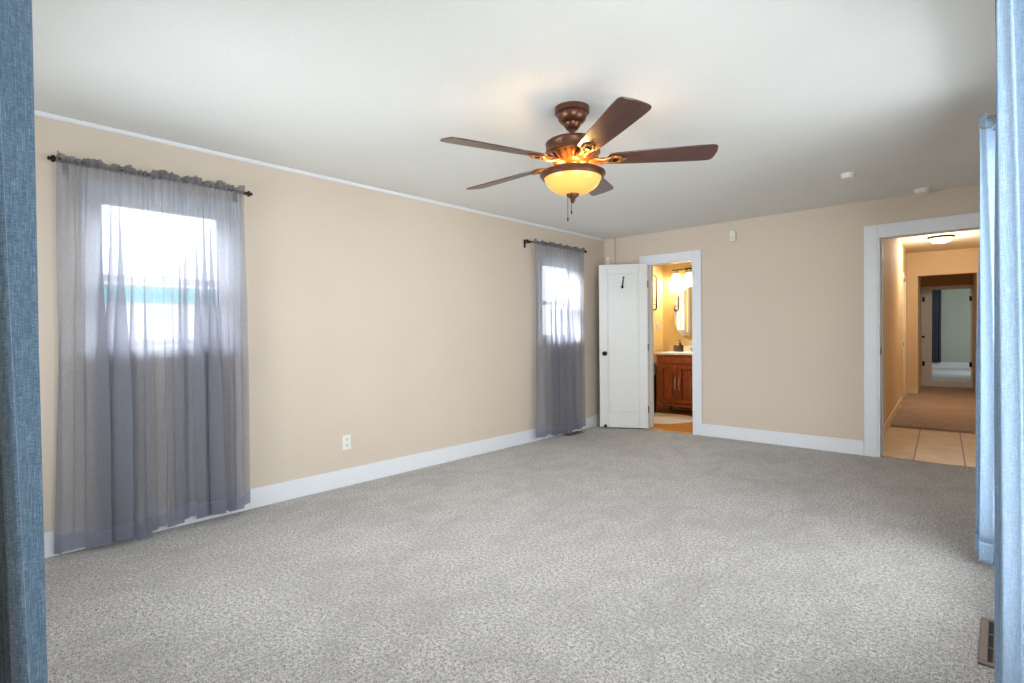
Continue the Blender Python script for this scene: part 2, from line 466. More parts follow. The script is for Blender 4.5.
def rod(label, y0, y1, z, out, finial, group='short rods of the sheer curtains'):
    t = thing('curtain_rod', label, 'curtain rod', (0, (y0+y1)/2, z), 0, group)
    h = (y1-y0)/2
    bm = B(); tube(bm, [(out, -h, 0), (out, h, 0)], .0075, 12); mesh('rod', bm, M['rodmetal'], t, smooth=True)
    for s in (-1, 1):
        bm = B()
        lathe(bm, [(.0, -.001), (.011, 0), (.012, .012), (.007, .018), (.012, .03), (.019, .044), (.02, .052), (.016, .062), (.008, .07), (.011, .078), (.011, .084), (0, .09)] if finial else
              [(0, -.001), (.013, 0), (.017, .012), (.016, .026), (.008, .034), (0, .036)], (0, 0, 0), 16, 'y')
        for v in bm.verts: v.co.y *= s*(.62 if finial else 1)
        f = mesh('finial', bm, M['rodmetal'], t, smooth=True, loc=(out, s*h, 0))
        bm = B(); yy = s*(h-.03)
        bx(bm, 0, .006, yy-.012, yy+.012, -.06, .03); tube(bm, [(0, yy, -.012), (out, yy, -.012)], .006, 8)
        tube(bm, [(out-.013, yy, -.004), (out-.009, yy, -.012), (out, yy, -.0155), (out+.009, yy, -.012), (out+.013, yy, -.004)], .004, 8)
        mesh('bracket', bm, M['rodmetal'], t, smooth=True)
rod('dark bronze curtain rod with turned finials over the first window', -5.555, -4.60, 2.172, .082, True)
rod('short dark curtain rod over the far window near the room corner', -1.66, -.60, 2.206, .082, False)

def blue_curtain(label, loc, rotz, wid, zt, zb, folds, amp, seed, group, flare=0, grom=True, lean=0, cloth_mat='linen'):
    t = thing('blue_curtain', label, 'curtain', loc, rotz, group)
    rnd = random.Random(seed); ph = rnd.uniform(0, 6)
    def f(s, z, off=0):
        k = (zt-z)/(zt-zb)
        v = 2*PI*folds*s
        a = amp*(.85+.2*math.sin(3*k+ph+5*s))
        y = a*math.sin(v+.25*math.sin(4*k+ph)) + .16*a*math.sin(2*v+ph+2*k)
        x = wid*(s+flare*k*(s-.5))+.22*a*math.sin(2*v+.4) + .006*math.sin(6*k+ph)*k
        return (x, y+off+lean*k, z)
    bm = B(); cloth(bm, f, 0, 1, int(folds*28), zt, zb+.1, 40)
    mesh('panel', bm, M[cloth_mat], t, smooth=True, solid=.003)
    bm = B(); cloth(bm, lambda s, z, o=0: f(s, z, o), 0, 1, int(folds*28), zb+.1, zb, 6, .0)
    mesh('hem', bm, M[cloth_mat], t, smooth=True, solid=.006)
    if grom:
        for i in range(int(folds*2)):
            s = (i+.5)/(folds*2) - .25/folds*0
            x, y, _ = f((i+.0)/(folds*2)+.0001, zt-.045)
            bm = B(); pts = [(x, y+.028*math.cos(a), zt-.045+.028*math.sin(a)) for a in [2*PI*k/16 for k in range(16)]]
            tube(bm, pts, .0045, 6, True); mesh('grommet', bm, M['chrome'], t, smooth=True)
    return t
blue_curtain('pale blue linen curtain hanging full height at the right frame edge', (3.876, -4.44, 0), PI/2, .72, 2.27, .02, 6, .036, 41, 'blue curtains of the side window', 0, lean=-.014)
blue_curtain('blue linen curtain behind the nearer pale one, ending by the floor register', (3.82, -2.52, 0), PI/2, .36, 2.26, .03, 3, .055, 47, 'blue curtains of the side window', 0)
blue_curtain('darker blue linen curtain filling the left frame edge', (1.75, -5.958, 0), 0, .9, 2.27, .02, 11, .036, 53, None, 0, lean=.022, cloth_mat='slate_linen')
t = thing('long_curtain_rod', 'dark rod carrying the blue curtains along the right side', 'curtain rod', (3.97, -3.2, 2.222))
bm = B(); tube(bm, [(-.12, -1.36, 0), (-.12, 1.2, 0)], .010, 12); mesh('rod', bm, M['rodmetal'], t, smooth=True)
for yy in (-1.34, 1.18):
    bm = B(); bx(bm, -.006, 0, yy-.015, yy+.015, -.05, .03); tube(bm, [(0, yy, -.018), (-.12, yy, -.018)], .006, 8); mesh('bracket', bm, M['rodmetal'], t, smooth=True)

# ------------------------------------------------------------------ ceiling fan
FX, FY = 2.12, -3.648
fan = thing('ceiling_fan', 'five-blade walnut ceiling fan with bronze motor and glowing amber glass bowl', 'ceiling fan', (FX, FY, H))
def Z(z): return min(z-H, 0)
bm = B(); lathe(bm, [(.0, Z(2.44)), (.092, Z(2.44)), (.095, Z(2.432)), (.095, Z(2.418)), (.094, Z(2.404)), (.09, Z(2.4)), (.081, Z(2.398)), (.08, Z(2.385)), (.074, Z(2.368)), (.062, Z(2.354)), (.048, Z(2.347)), (.046, Z(2.338)), (.036, Z(2.322)), (.026, Z(2.312)), (0, Z(2.312))], seg=40)
mesh('canopy', bm, M['bronze'], fan, smooth=True)
bm = B(); tube(bm, [(0, 0, Z(2.325)), (0, 0, Z(2.262))], .015, 14); lathe(bm, [(.015, Z(2.29)), (.024, Z(2.285)), (.026, Z(2.268)), (.04, Z(2.262)), (0, Z(2.26))], seg=20); mesh('downrod', bm, M['bronze'], fan, smooth=True)
bm = B(); lathe(bm, [(0, Z(2.272)), (.05, Z(2.27)), (.1, Z(2.262)), (.135, Z(2.25)), (.146, Z(2.243)), (.149, Z(2.236)), (.145, Z(2.231)), (.145, Z(2.196)), (.15, Z(2.191)), (.151, Z(2.184)), (.146, Z(2.179)), (.0, Z(2.179))], seg=48)
mesh('motor_housing', bm, M['bronze'], fan, smooth=True)
bm = B(); lathe(bm, [(.0, Z(2.18)), (.143, Z(2.18)), (.135, Z(2.168)), (.112, Z(2.152)), (.094, Z(2.142)), (.086, Z(2.13)), (.06, Z(2.122)), (0, Z(2.122))], seg=48)
vent = mesh('vent_ring', bm, M['gold'], fan, smooth=True)
bm = B()
for i in range(26):
    a = 2*PI*i/26; c, s = math.cos(a), math.sin(a)
    tube(bm, [(.139*c, .139*s, Z(2.17)), (.116*c, .116*s, Z(2.151)), (.098*c, .098*s, Z(2.141))], .0055, 6)
mesh('vent_ribs', bm, M['bronze'], vent, smooth=True)
bm = B(); lathe(bm, [(.0, Z(2.126)), (.06, Z(2.124)), (.052, Z(2.115)), (.05, Z(2.095)), (.054, Z(2.088)), (.04, Z(2.083)), (0, Z(2.083))], seg=32)
mesh('switch_housing', bm, M['bronze'], fan, smooth=True)
# open fitter: a ring carried on three arms, the bowl hangs inside so light leaves upward
bm = B()
prof = [(.168, Z(2.083)), (.178, Z(2.076)), (.18, Z(2.066)), (.172, Z(2.058)), (.168, Z(2.05)), (.158, Z(2.047)), (.154, Z(2.055)), (.158, Z(2.075))]
rings = [[bm.verts.new((r*math.cos(2*PI*i/56), r*math.sin(2*PI*i/56), z)) for i in range(56)] for r, z in prof]
for j in range(len(prof)):
    a, b = rings[j], rings[(j+1) % len(prof)]
    for i in range(56): bm.faces.new((a[i], a[(i+1) % 56], b[(i+1) % 56], b[i]))
for k in range(3):
    a = R(20+120*k); c, s = math.cos(a), math.sin(a)
    tube(bm, [(.045*c, .045*s, Z(2.09)), (.1*c, .1*s, Z(2.087)), (.162*c, .162*s, Z(2.07))], .006, 8)
mesh('fitter_ring', bm, M['bronze'], fan, smooth=True)
bm = B()
outer = [(.157, Z(2.056)), (.154, Z(2.042)), (.143, Z(2.018)), (.122, Z(1.995)), (.094, Z(1.977)), (.06, Z(1.966)), (.02, Z(1.963))]
inner = [(r-.004 if r > .02 else r, z+.004) for r, z in outer][::-1]
prof = outer+inner
rings = [[bm.verts.new((r*math.cos(2*PI*i/56), r*math.sin(2*PI*i/56), z)) for i in range(56)] for r, z in prof]
for j in range(len(prof)):
    a, b = rings[j], rings[(j+1) % len(prof)]
    for i in range(56): bm.faces.new((a[i], a[(i+1) % 56], b[(i+1) % 56], b[i]))
mesh('light_bowl', bm, M['amber'], fan, smooth=True)
bm = B(); lathe(bm, [(0, Z(1.968)), (.03, Z(1.968)), (.036, Z(1.962)), (.034, Z(1.955)), (.022, Z(1.944)), (.013, Z(1.936)), (.015, Z(1.93)), (.01, Z(1.922)), (.006, Z(1.914)), (0, Z(1.912))], seg=24)
tube(bm, [(0, 0, Z(1.965)), (0, 0, Z(2.085))], .006, 8)
mesh('finial', bm, M['bronze'], fan, smooth=True)
for dx, dy, zl in ((-.018, -.022, 1.835), (.012, -.03, 1.868)):
    bm = B(); tube(bm, [(dx, dy, Z(1.955)), (dx, dy, Z(zl))], .0016, 6)
    lathe(bm, [(0, Z(zl)+.001), (.003, Z(zl)), (.0042, Z(zl-.01)), (.003, Z(zl-.02)), (0, Z(zl-.022))], (dx, dy, 0), 8)
    mesh('pull_chain', bm, M['rodmetal'], fan, smooth=True)
def blade_outline():
    pts = []
    half = [(.195, .030), (.2, .043), (.212, .051), (.23, .056), (.32, .062), (.45, .069), (.58, .0745), (.68, .078), (.735, .078), (.753, .073), (.763, .062), (.768, .04), (.771, .02)]
    pts = [(x, y) for x, y in half]+[(.772, 0)]+[(x, -y) for x, y in half[::-1]]+[(.191, -.012), (.191, .012)]
    return pts
A0, PITCH = 38.25, 12
rotor_tilt = Matrix.Rotation(R(1.6), 4, Vector((math.sin(R(-125)), -math.cos(R(-125)), 0)) * -1)
for k in range(5):
    a = R(A0+72*k)
    bm = B(); prism(bm, blade_outline(), -.0035, .0035)
    bl = mesh('blade', bm, M['walnut'], fan, bevel=.002)
    mt = Matrix.Translation((0, 0, Z(2.146))) @ rotor_tilt @ Matrix.Rotation(a, 4, 'Z') @ Matrix.Rotation(-R(PITCH), 4, 'X')
    bl.matrix_local = mt
    bm = B()
    # forked scroll arm with an oval opening and a round boss, screwed under the blade
    n = 20
    oval = [(.228+.038*math.cos(2*PI*i/n), .029*math.sin(2*PI*i/n), -.0085) for i in range(n)]
    tube(bm, oval, .0085, 8, True)
    for s in (-1, 1): tube(bm, [(.088, s*.016, -.004), (.125, s*.024, -.012), (.16, s*.014, -.014), (.195, s*.019, -.010)], [.009, .008, .009, .008], 8)
    prism(bm, [(.075, -.024), (.11, -.03), (.15, -.02), (.195, -.024), (.195, .024), (.15, .02), (.11, .03), (.075, .024)], -.010, -.003)
    tube(bm, [(.262, 0, -.008), (.28, 0, -.008), (.293, 0, -.006)], [.011, .008, .004], 8)
    iron = mesh('blade_iron', bm, M['gold'], bl, smooth=True)
    bm = B(); lathe(bm, [(0, -.017), (.012, -.017), (.018, -.012), (.019, -.004), (0, -.003)], (.228, 0, 0), 18)
    mesh('boss', bm, M['rodmetal'], bl, smooth=True)
LAMP = (1.0, .66, .30)
for k in range(3):
    a = R(-34+120*k)
    point('fan_bulb', (FX+.105*math.cos(a), FY+.105*math.sin(a), 2.066), 2.8, LAMP, .028)

# ------------------------------------------------------------------ bathroom door
DX, DY = .613, -.024
dt = thing('door_1', None, None, (DX, DY, 0), R(211.3), kind='structure')
Lw, z0, z1 = .592, .018, 2.057
bm = B()
bx(bm, 0, .105, 0, .035, z0, z1); bx(bm, Lw-.105, Lw, 0, .035, z0, z1)
bx(bm, .105, Lw-.105, 0, .035, z1-.115, z1); bx(bm, .105, Lw-.105, 0, .035, z0, z0+.19)
bx(bm, .1, Lw-.1, .0095, .0255, z0+.18, z1-.11)
mesh('door_leaf', bm, M['door_white'], dt, bevel=.004)
bm = B()
e = .012
for (a, b, c, d) in ((.105, .105+e, z0+.19, z1-.115), (Lw-.105-e, Lw-.105, z0+.19, z1-.115), (.105+e, Lw-.105-e, z1-.115-e, z1-.115), (.105+e, Lw-.105-e, z0+.19, z0+.19+e)):
    bx(bm, a, b, .024, .031, c, d)
mesh('panel_moulding', bm, M['door_white'], dt, bevel=.003)
bm = B(); lathe(bm, [(0, .035), (.03, .035), (.03, .041), (.012, .044), (.011, .06), (.02, .066), (.028, .076), (.028, .086), (.02, .094), (0, .096)], (Lw-.065, 0, .945), 24, 'y'); mesh('knob', bm, M['black'], dt, smooth=True)
bm = B(); lathe(bm, [(0, 0), (.03, 0), (.03, -.006), (.012, -.009), (.011, -.025), (.026, -.04), (.026, -.052), (0, -.06)], (Lw-.065, 0, .945), 24, 'y'); mesh('knob', bm, M['black'], dt, smooth=True)
bm = B(); bx(bm, Lw-.0005, Lw+.002, .008, .027, .9, .99); mesh('latch_plate', bm, M['black'], dt)
for hz in (.25, 1.02, 1.8):
    bm = B(); tube(bm, [(-.004, .036, hz-.045), (-.004, .036, hz+.045)], .0065, 10); bx(bm, -.003, .0, .006, .034, hz-.045, hz+.045); mesh('hinge', bm, M['rodmetal'], dt, smooth=True)
bm = B(); hx, hz = .30, 1.80
bx(bm, hx-.008, hx+.008, .035, .039, hz-.03, hz+.06)
tube(bm, [(hx, .038, hz+.045), (hx, .055, hz+.05), (hx, .07, hz+.066), (hx, .075, hz+.083)], .006, 8); lathe(bm, [(0, -.010), (.010, -.006), (.012, 0), (.010, .006), (0, .010)], (hx, .075, hz+.09), 12)
tube(bm, [(hx, .038, hz-.015), (hx, .058, hz-.045), (hx, .075, hz-.04), (hx, .08, hz-.022)], .006, 8); lathe(bm, [(0, -.016), (.014, -.01), (.018, 0), (.014, .01), (0, .016)], (hx, .08, hz-.03), 12)
for v in bm.verts: v.co.x += (v.co.z-hz)*-.13
mesh('coat_hook', bm, M['black'], dt, smooth=True)
bm = B(); lathe(bm, [(0, .03), (.014, .03), (.014, .04), (.008, .043), (.008, .07), (.017, .074), (.019, .085), (.014, .093), (0, .094)], (Lw-.07, 0, .042), 16, 'y'); mesh('door_stop', bm, M['black'], dt, smooth=True)

# ------------------------------------------------------------------ small fittings
t = thing('electrical_outlet', 'white duplex outlet low on the left wall between the windows', 'outlet', (0, -3.815, .349))
bm = B(); bx(bm, 0, .006, -.036, .036, -.058, .058); pl = mesh('cover_plate', bm, M['plastic'], t, bevel=.003)
for zz in (.024, -.024):
    bm = B(); lathe(bm, [(0, .0075), (.0165, .0075), (.0165, .005), (0, .005)], (0, 0, zz), 20, 'x'); s = mesh('socket', bm, M['plastic'], t, smooth=True)
    bm = B(); bx(bm, .0072, .0082, -.009, -.005, zz-.004, zz+.009); bx(bm, .0072, .0082, .005, .009, zz-.004, zz+.009); bx(bm, .0072, .0082, -.003, .003, zz-.012, zz-.006); mesh('slots', bm, M['slot'], s)
t = thing('motion_sensor', 'small white motion sensor high on the back wall between the two doorways', 'sensor', (1.66, 0, 2.26))
bm = B(); bx(bm, -.032, .032, -.042, 0, -.06, .06); mesh('housing', bm, M['plastic'], t, bevel=.01, seg=3)
bm = B(); bx(bm, -.022, .022, -.046, -.04, -.04, .0); mesh('lens', bm, M['cream'], t, bevel=.004)
t = thing('corner_sensor', 'small white box in the room corner just above the open door', 'sensor', (.075, -.045, 2.13))
bm = B(); bx(bm, -.024, .024, -.034, 0, -.06, .06); mesh('housing', bm, M['plastic'], t, bevel=.008, seg=3)
bm = B(); bx(bm, -.016, .016, -.038, -.03, -.03, .02); mesh('lens', bm, M['cream'], t, bevel=.003)
for x, y, r, lab in ((2.965, -1.15, .052, 'round white smoke detector on the ceiling, nearer the fan'), (3.34, -.16, .058, 'round white smoke detector on the ceiling above the hall doorway')):
    t = thing('smoke_detector', lab, 'smoke detector', (x, y, H), 0, 'ceiling smoke detectors')
    bm = B(); lathe(bm, [(0, 0), (r, 0), (r, -.012), (r*.97, -.016), (0, -.016)], seg=32); mesh('mounting_base', bm, M['plastic'], t, smooth=True)
    bm = B(); lathe(bm, [(0, -.015), (r*.9, -.015), (r*.92, -.026), (r*.8, -.036), (r*.3, -.04), (0, -.04)], seg=32); mesh('cover', bm, M['plastic'], t, smooth=True)
def floor_register(label, x0, x1, y0, y1):
    t = thing('floor_register', label, 'floor vent', ((x0+x1)/2, (y0+y1)/2, 0), 0, 'metal floor registers')
    a, b = (x1-x0)/2, (y1-y0)/2; e = .026
    bm = B(); bx(bm, -a, a, -b, -b+e, 0, .008); bx(bm, -a, a, b-e, b, 0, .008); bx(bm, -a, -a+e, -b+e, b-e, 0, .008); bx(bm, a-e, a, -b+e, b-e, 0, .008)
    mesh('frame', bm, M['register'], t, bevel=.003)
    bm = B(); bx(bm, -a+e, a-e, -b+e, b-e, .0, .002); mesh('duct_shade_sheet', bm, M['registerdark'], t)  # dark sheet, its colour stands in for the shade down the duct
    bm = B(); n = max(3, int((y1-y0)/.13))
    for i in range(1, n): y = -b+e+(2*b-2*e)*i/n; bx(bm, -a+e, a-e, y-.004, y+.004, .002, .006)
    m = int((x1-x0-2*e)/.014)
    for i in range(1, m): x = -a+e+(2*a-2*e)*i/m; bx(bm, x-.0016, x+.0016, -b+e, b-e, .002, .005)
    mesh('grille', bm, M['register'], t)
floor_register('metal floor register half hidden by the pale blue curtain', 3.795, 3.94, -3.53, -3.12)
floor_register('dark floor register under the far sheer curtain', .03, .135, -1.02, -.72)

# ------------------------------------------------------------------ hallway beyond the right doorway (its axis is turned a little)
HO, HR = (2.95, 0, 0), R(3.66)
def hs(name, bm, mat, bevel=0, kind='structure', parent=None):
    if parent is not None: return mesh(name, bm, mat, parent, bevel=bevel)
    return mesh(name, bm, mat, kind=kind, loc=HO, rotz=HR, bevel=bevel)
def hloc(u, v, z=0): 
    c, s = math.cos(HR), math.sin(HR); return (HO[0]+u*c-v*s, HO[1]+u*s+v*c, z)
HC = 2.62
bm = B(); bx(bm, -.05, 1.2, .03, 2.0, -.1, .0); hs('floor_tile', bm, M['tile'])
bm = B(); bx(bm, -.05, 1.2, 2.0, 8.05, -.1, .03); hs('floor_hall', bm, M['brown_carpet'], .008)
bm = B(); wall_bm(bm, 'x', -.12, 0, .125, 6.2, 0, HC, [(4.75, 5.55, .03, 2.06)]); hs('wall_hall_left', bm, M['hall_wall'])
bm = B(); bx(bm, 1.2, 1.32, .2, 6.2, 0, HC); hs('wall_hall_right', bm, M['hall_wall'])
bm = B(); wall_bm(bm, 'y', 6.2, 6.32, -.3, 1.6, 0, HC, [(.166, .985, .0, 2.19)]); hs('wall_hall_end', bm, M['hall_wall'])
bm = B(); bx(bm, -.12, 1.32, .2, 6.32, HC, HC+.1); hs('ceiling_hall', bm, M['hall_ceiling'])
bm = B(); bx(bm, .0, .014, .13, 4.66, 0, .13); bx(bm, 0, .014, 5.64, 6.2, .03, .13); bx(bm, .014, .166, 6.186, 6.2, .03, .13); bx(bm, .985, 1.2, 6.186, 6.2, .03, .13); hs('baseboard_hall', bm, M['cream'], .003)
bm = B(); bx(bm, 0, .018, 4.66, 4.75, .03, 2.15); bx(bm, 0, .018, 5.55, 5.64, .03, 2.15); bx(bm, 0, .018, 4.75, 5.55, 2.06, 2.15)
bx(bm, -.12, 0, 4.749, 4.765, .03, 2.06); bx(bm, -.12, 0, 5.535, 5.551, .03, 2.06); hs('trim_3', bm, M['cream'], .003)
d2 = thing('door_2', None, None, hloc(0, 0), HR, kind='structure')
bm = B(); bx(bm, -.075, -.04, 4.768, 5.532, .04, 2.055); bx(bm, -.04, -.034, 4.768, 4.87, .04, 2.055); bx(bm, -.04, -.034, 5.43, 5.532, .04, 2.055); bx(bm, -.04, -.034, 4.87, 5.43, 1.93, 2.055); bx(bm, -.04, -.034, 4.87, 5.43, .04, .25)
mesh('door_leaf', bm, M['cream'], d2, bevel=.003)
bm = B(); lathe(bm, [(0, -.034), (.028, -.034), (.012, -.03), (.012, .0), (.026, .008), (.026, .018), (0, .026)], (0, 4.84, .97), 16, 'x'); mesh('knob', bm, M['black'], d2, smooth=True)
# recess with an inner doorway up one step
bm = B(); bx(bm, .05, .166, 6.32, 8.0, 0, 2.35); bx(bm, .985, 1.1, 6.32, 8.0, 0, 2.35); hs('wall_recess', bm, M['hall_wall'])
bm = B(); bx(bm, .05, 1.1, 6.32, 8.1, 2.35, 2.45); hs('ceiling_recess', bm, M['hall_wall'])
bm = B(); wall_bm(bm, 'y', 8.0, 8.12, -1.2, 2.2, 0, 2.6, [(.33, .975, .12, 2.03)]); hs('wall_inner', bm, M['shaded_tan_wall'])  # darker tan carries the shade of the recess
bm = B(); bx(bm, .17, .33, 7.98, 8.0, .16, 2.1); bx(bm, .975, 1.0, 7.98, 8.0, .16, 2.1); bx(bm, .33, .975, 7.98, 8.0, 2.03, 2.1)
bx(bm, .329, .345, 7.985, 8.13, .16, 2.03); bx(bm, .96, .976, 7.985, 8.13, .16, 2.03); ic = hs('trim_4', bm, M['white'], .003)
for u, zz in ((.2, 1.84), (.2, .5), (.945, 1.82), (.945, .5)):
    bm = B(); bx(bm, u-.012, u+.03, 7.968, 7.98, zz-.05, zz+.05); mesh('hinge', bm, M['black'], ic)
bm = B(); lathe(bm, [(0, -.02), (.024, -.02), (.024, -.035), (.012, -.045), (0, -.045)], (.205, 7.99, 1.06), 14, 'y'); mesh('knob', bm, M['black'], ic, smooth=True)
bm = B(); bx(bm, .166, .985, 7.955, 8.12, .03, .16); hs('trim_step', bm, M['white'], .006)
bm = B(); bx(bm, -1.2, 2.2, 8.12, 12.6, .06, .16); hs('floor_far', bm, M['greyfloor'])
bm = B(); bx(bm, -1.2, 2.2, 12.5, 12.62, .06, 2.6); hs('wall_far', bm, M['green_wall'])
bm = B(); bx(bm, -1.32, -1.2, 8.0, 12.62, .06, 2.6); bx(bm, 2.2, 2.32, 8.0, 12.62, .06, 2.6); hs('wall_far_side', bm, M['green_wall'])
bm = B(); bx(bm, -1.3, 2.3, 8.0, 12.62, 2.6, 2.7); hs('ceiling_far', bm, M['ceiling'])
bm = B(); bx(bm, -1.2, 2.2, 12.484, 12.5, .16, .33); hs('baseboard_far', bm, M['white'], .003)
t = thing('dark_curtain', 'dark navy curtain in the far room seen down the hallway', 'curtain', hloc(.29, 12.42, 0), HR)
f = drape_fn(.2, 2.26, .3, 3, .03, 77)
bm = B(); cloth(bm, f, 0, 1, 60, 2.26, .32, 16); mesh('panel', bm, M['navy'], t, smooth=True, solid=.003)
bm = B(); cloth(bm, f, 0, 1, 60, 2.30, 2.26, 2); mesh('header', bm, M['navy'], t, smooth=True, solid=.004)
t = thing('hall_ceiling_light', 'glowing flush dome light on the hallway ceiling', 'ceiling light', hloc(.50, 4.35, HC))
bm = B(); lathe(bm, [(0, 0), (.165, 0), (.168, -.012), (.16, -.026), (.15, -.03), (0, -.03)], seg=36); mesh('metal_rim', bm, M['rodmetal'], t, smooth=True)
bm = B(); lathe(bm, [(.152, -.028), (.148, -.045), (.12, -.075), (.07, -.092), (.02, -.098), (0, -.098)], seg=36); mesh('glass_dome', bm, M['halldome'], t, smooth=True)
HALL = (1.0, .90, .76)
p = hloc(.50, 4.35, HC-.16); point('hall_bulb', p, 52, HALL, .08)
area('far_room_light', hloc(1.9, 10.6, 1.6), (-1, .1, -.1), 1.2, 1.2, 30, DAY)  # area light inside the closed far room

# ------------------------------------------------------------------ bathroom
bm = B(); bx(bm, -.1, 1.9, .06, 1.8, -.1, .0); mesh('floor_bath', bm, M['honey'], kind='structure')
bm = B(); wall_bm(bm, 'x', -.25, -.1, .12, 1.8, 0, H, [(.88, 1.3, 1.2, 2.0)]); mesh('wall_bath_left', bm, M['bath_wall'], kind='structure')
bm = B(); bx(bm, -.25, 2.0, 1.8, 1.92, 0, H); mesh('wall_bath_back', bm, M['bath_wall'], kind='structure')
bm = B(); bx(bm, 1.9, 2.0, .12, 1.8, 0, H); mesh('wall_bath_right', bm, M['bath_wall'], kind='structure')
bm = B(); wall_bm(bm, 'y', .12, .126, -.1, 1.9, 0, H, [(.58, 1.215, 0, 2.075)]); mesh('wall_bath_front', bm, M['bath_wall'], kind='structure')
bm = B(); bx(bm, -.25, 2.0, .12, 1.92, H, H+.1); mesh('ceiling_bath', bm, M['ceiling'], kind='structure')
plain_window('window_5', 'x', -.16, .88, 1.3, 1.2, 2.0)
bm = B(); bx(bm, -.1, -.082, .82, .88, 1.14, 2.06); bx(bm, -.1, -.082, 1.3, 1.36, 1.14, 2.06); bx(bm, -.1, -.082, .88, 1.3, 2.0, 2.06); bx(bm, -.1, -.082, .88, 1.3, 1.14, 1.2); mesh('trim_5', bm, M['white'], kind='structure', bevel=.003)
base('baseboard_bath', (-.1, -.086, .126, 1.8), M['cream'], .12)
# vanity
VX0, VX1, VY0, VY1 = .045, .72, 1.3, 1.795
v = thing('vanity_cabinet', 'cherry wood bathroom vanity with two panelled doors on bracket feet', 'cabinet', ((VX0+VX1)/2, VY0, 0))
hw = (VX1-VX0)/2
bm = B(); bx(bm, -hw, hw, .012, VY1-VY0, .15, .872); bx(bm, -hw, -hw+.05, 0, .02, .15, .872); bx(bm, hw-.05, hw, 0, .02, .15, .872); bx(bm, -hw+.05, hw-.05, 0, .02, .735, .872)
mesh('body', bm, M['cherry'], v, bevel=.003)
bm = B(); bx(bm, -hw-.015, hw+.015, -.018, VY1-VY0, .12, .152); mesh('base_moulding', bm, M['cherry'], v, bevel=.006)
bm = B(); bx(bm, -hw-.004, hw+.004, -.008, .02, .845, .872); mesh('top_moulding', bm, M['cherry'], v, bevel=.004)
bm = B(); bx(bm, -hw+.06, hw-.06, -.006, .012, .755, .83); mesh('drawer_front', bm, M['cherry'], v, bevel=.005)
for s in (-1, 1):
    x0, x1 = (-hw+.052, -.003) if s < 0 else (.003, hw-.052)
    bm = B(); e = .055
    bx(bm, x0, x0+e, -.018, .006, .175, .725); bx(bm, x1-e, x1, -.018, .006, .175, .725); bx(bm, x0+e, x1-e, -.018, .006, .67, .725); bx(bm, x0+e, x1-e, -.018, .006, .175, .23)
    bx(bm, x0+e, x1-e, .003, .008, .23, .67); bx(bm, x0+e+.026, x1-e-.026, -.010, .004, .256, .644)
    d = mesh('door', bm, M['cherry'], v, bevel=.004)
    hx = -.03 if s < 0 else .03
    bm = B(); tube(bm, [(hx, -.016, .36), (hx, -.036, .375), (hx, -.038, .43), (hx, -.038, .48), (hx, -.036, .535), (hx, -.016, .55)], [.009, .006, .008, .008, .006, .009], 8); mesh('handle', bm, M['chrome'], d, smooth=True)
    for yy in (0, VY1-VY0-.05):
        bm = B(); xx = -hw-.012 if s < 0 else hw+.012
        prism(bm, [(0, 0), (.035*-s, 0), (.05*-s, .05), (.09*-s, .085), (.14*-s, .12), (0, .12)], 0, .05)
        for q in bm.verts: q.co = Vector((xx+q.co.x, yy-.012+q.co.z, q.co.y))
        mesh('foot', bm, M['cherry'], v, bevel=.003)
t = thing('vanity_countertop', 'white stone countertop with backsplash on the cherry vanity', 'countertop', ((VX0+VX1)/2, VY0, .872))
bm = B(); bx(bm, -hw-.025, hw+.025, -.025, VY1-VY0, 0, .04); mesh('slab', bm, M['stone'], t, bevel=.008)
bm = B(); lathe(bm, [(.15, 0.04), (.15, .0405), (.14, .041), (.13, .0405), (0, .0402)], (0, .15, 0), 32, squash=.7); mesh('basin_rim', bm, M['stone'], t, smooth=True)
bm = B(); bx(bm, VX0-.025, VX1+.025, 1.777, 1.797, .912, .992); tag(mesh('stone_backsplash', bm, M['stone'], bevel=.003), 'low white stone backsplash along the wall behind the faucet', 'backsplash')
t = thing('faucet', 'chrome two-handle faucet on the vanity counter', 'faucet', (.50, 1.66, .912))
bm = B(); bx(bm, -.08, .08, -.025, .025, 0, .014); mesh('base_plate', bm, M['chrome'], t, bevel=.006)
bm = B(); tube(bm, [(0, 0, .01), (0, 0, .09), (0, -.02, .125), (0, -.06, .135), (0, -.1, .12), (0, -.115, .1)], .012, 12); mesh('spout', bm, M['chrome'], t, smooth=True)
for s in (-1, 1):
    bm = B(); lathe(bm, [(0, .01), (.02, .012), (.014, .04), (.016, .06), (0, .066)], (s*.065, 0, 0), 16); tube(bm, [(s*.065, 0, .055), (s*.1, 0, .068)], .006, 8); mesh('handle', bm, M['chrome'], t, smooth=True)
t = thing('soap_dispenser', 'dark squat soap bottle with pump on the vanity counter', 'soap dispenser', (.30, 1.55, .912))
bm = B(); lathe(bm, [(0, 0), (.048, 0), (.052, .008), (.052, .08), (.044, .1), (.018, .112), (.016, .122), (0, .122)], seg=24); mesh('bottle', bm, M['darkbottle'], t, smooth=True)
bm = B(); lathe(bm, [(0, .122), (.018, .122), (.018, .138), (.006, .14), (.006, .175), (0, .175)], seg=14); tube(bm, [(0, 0, .172), (0, -.03, .172), (0, -.045, .162)], .006, 8); mesh('pump', bm, M['darkbottle'], t, smooth=True)
t = thing('small_jar', 'small brown jar left of the dark soap bottle', 'jar', (.205, 1.58, .912))
bm = B(); lathe(bm, [(0, 0), (.022, 0), (.024, .01), (.024, .06), (.018, .07), (0, .07)], seg=18); mesh('body', bm, M['jar'], t, smooth=True)
bm = B(); lathe(bm, [(0, .07), (.019, .07), (.019, .092), (0, .094)], seg=18); mesh('lid', bm, M['rodmetal'], t, smooth=True)
t = thing('oval_mirror', 'frameless oval mirror above the bathroom vanity', 'mirror', (.385, 1.8, 1.49))
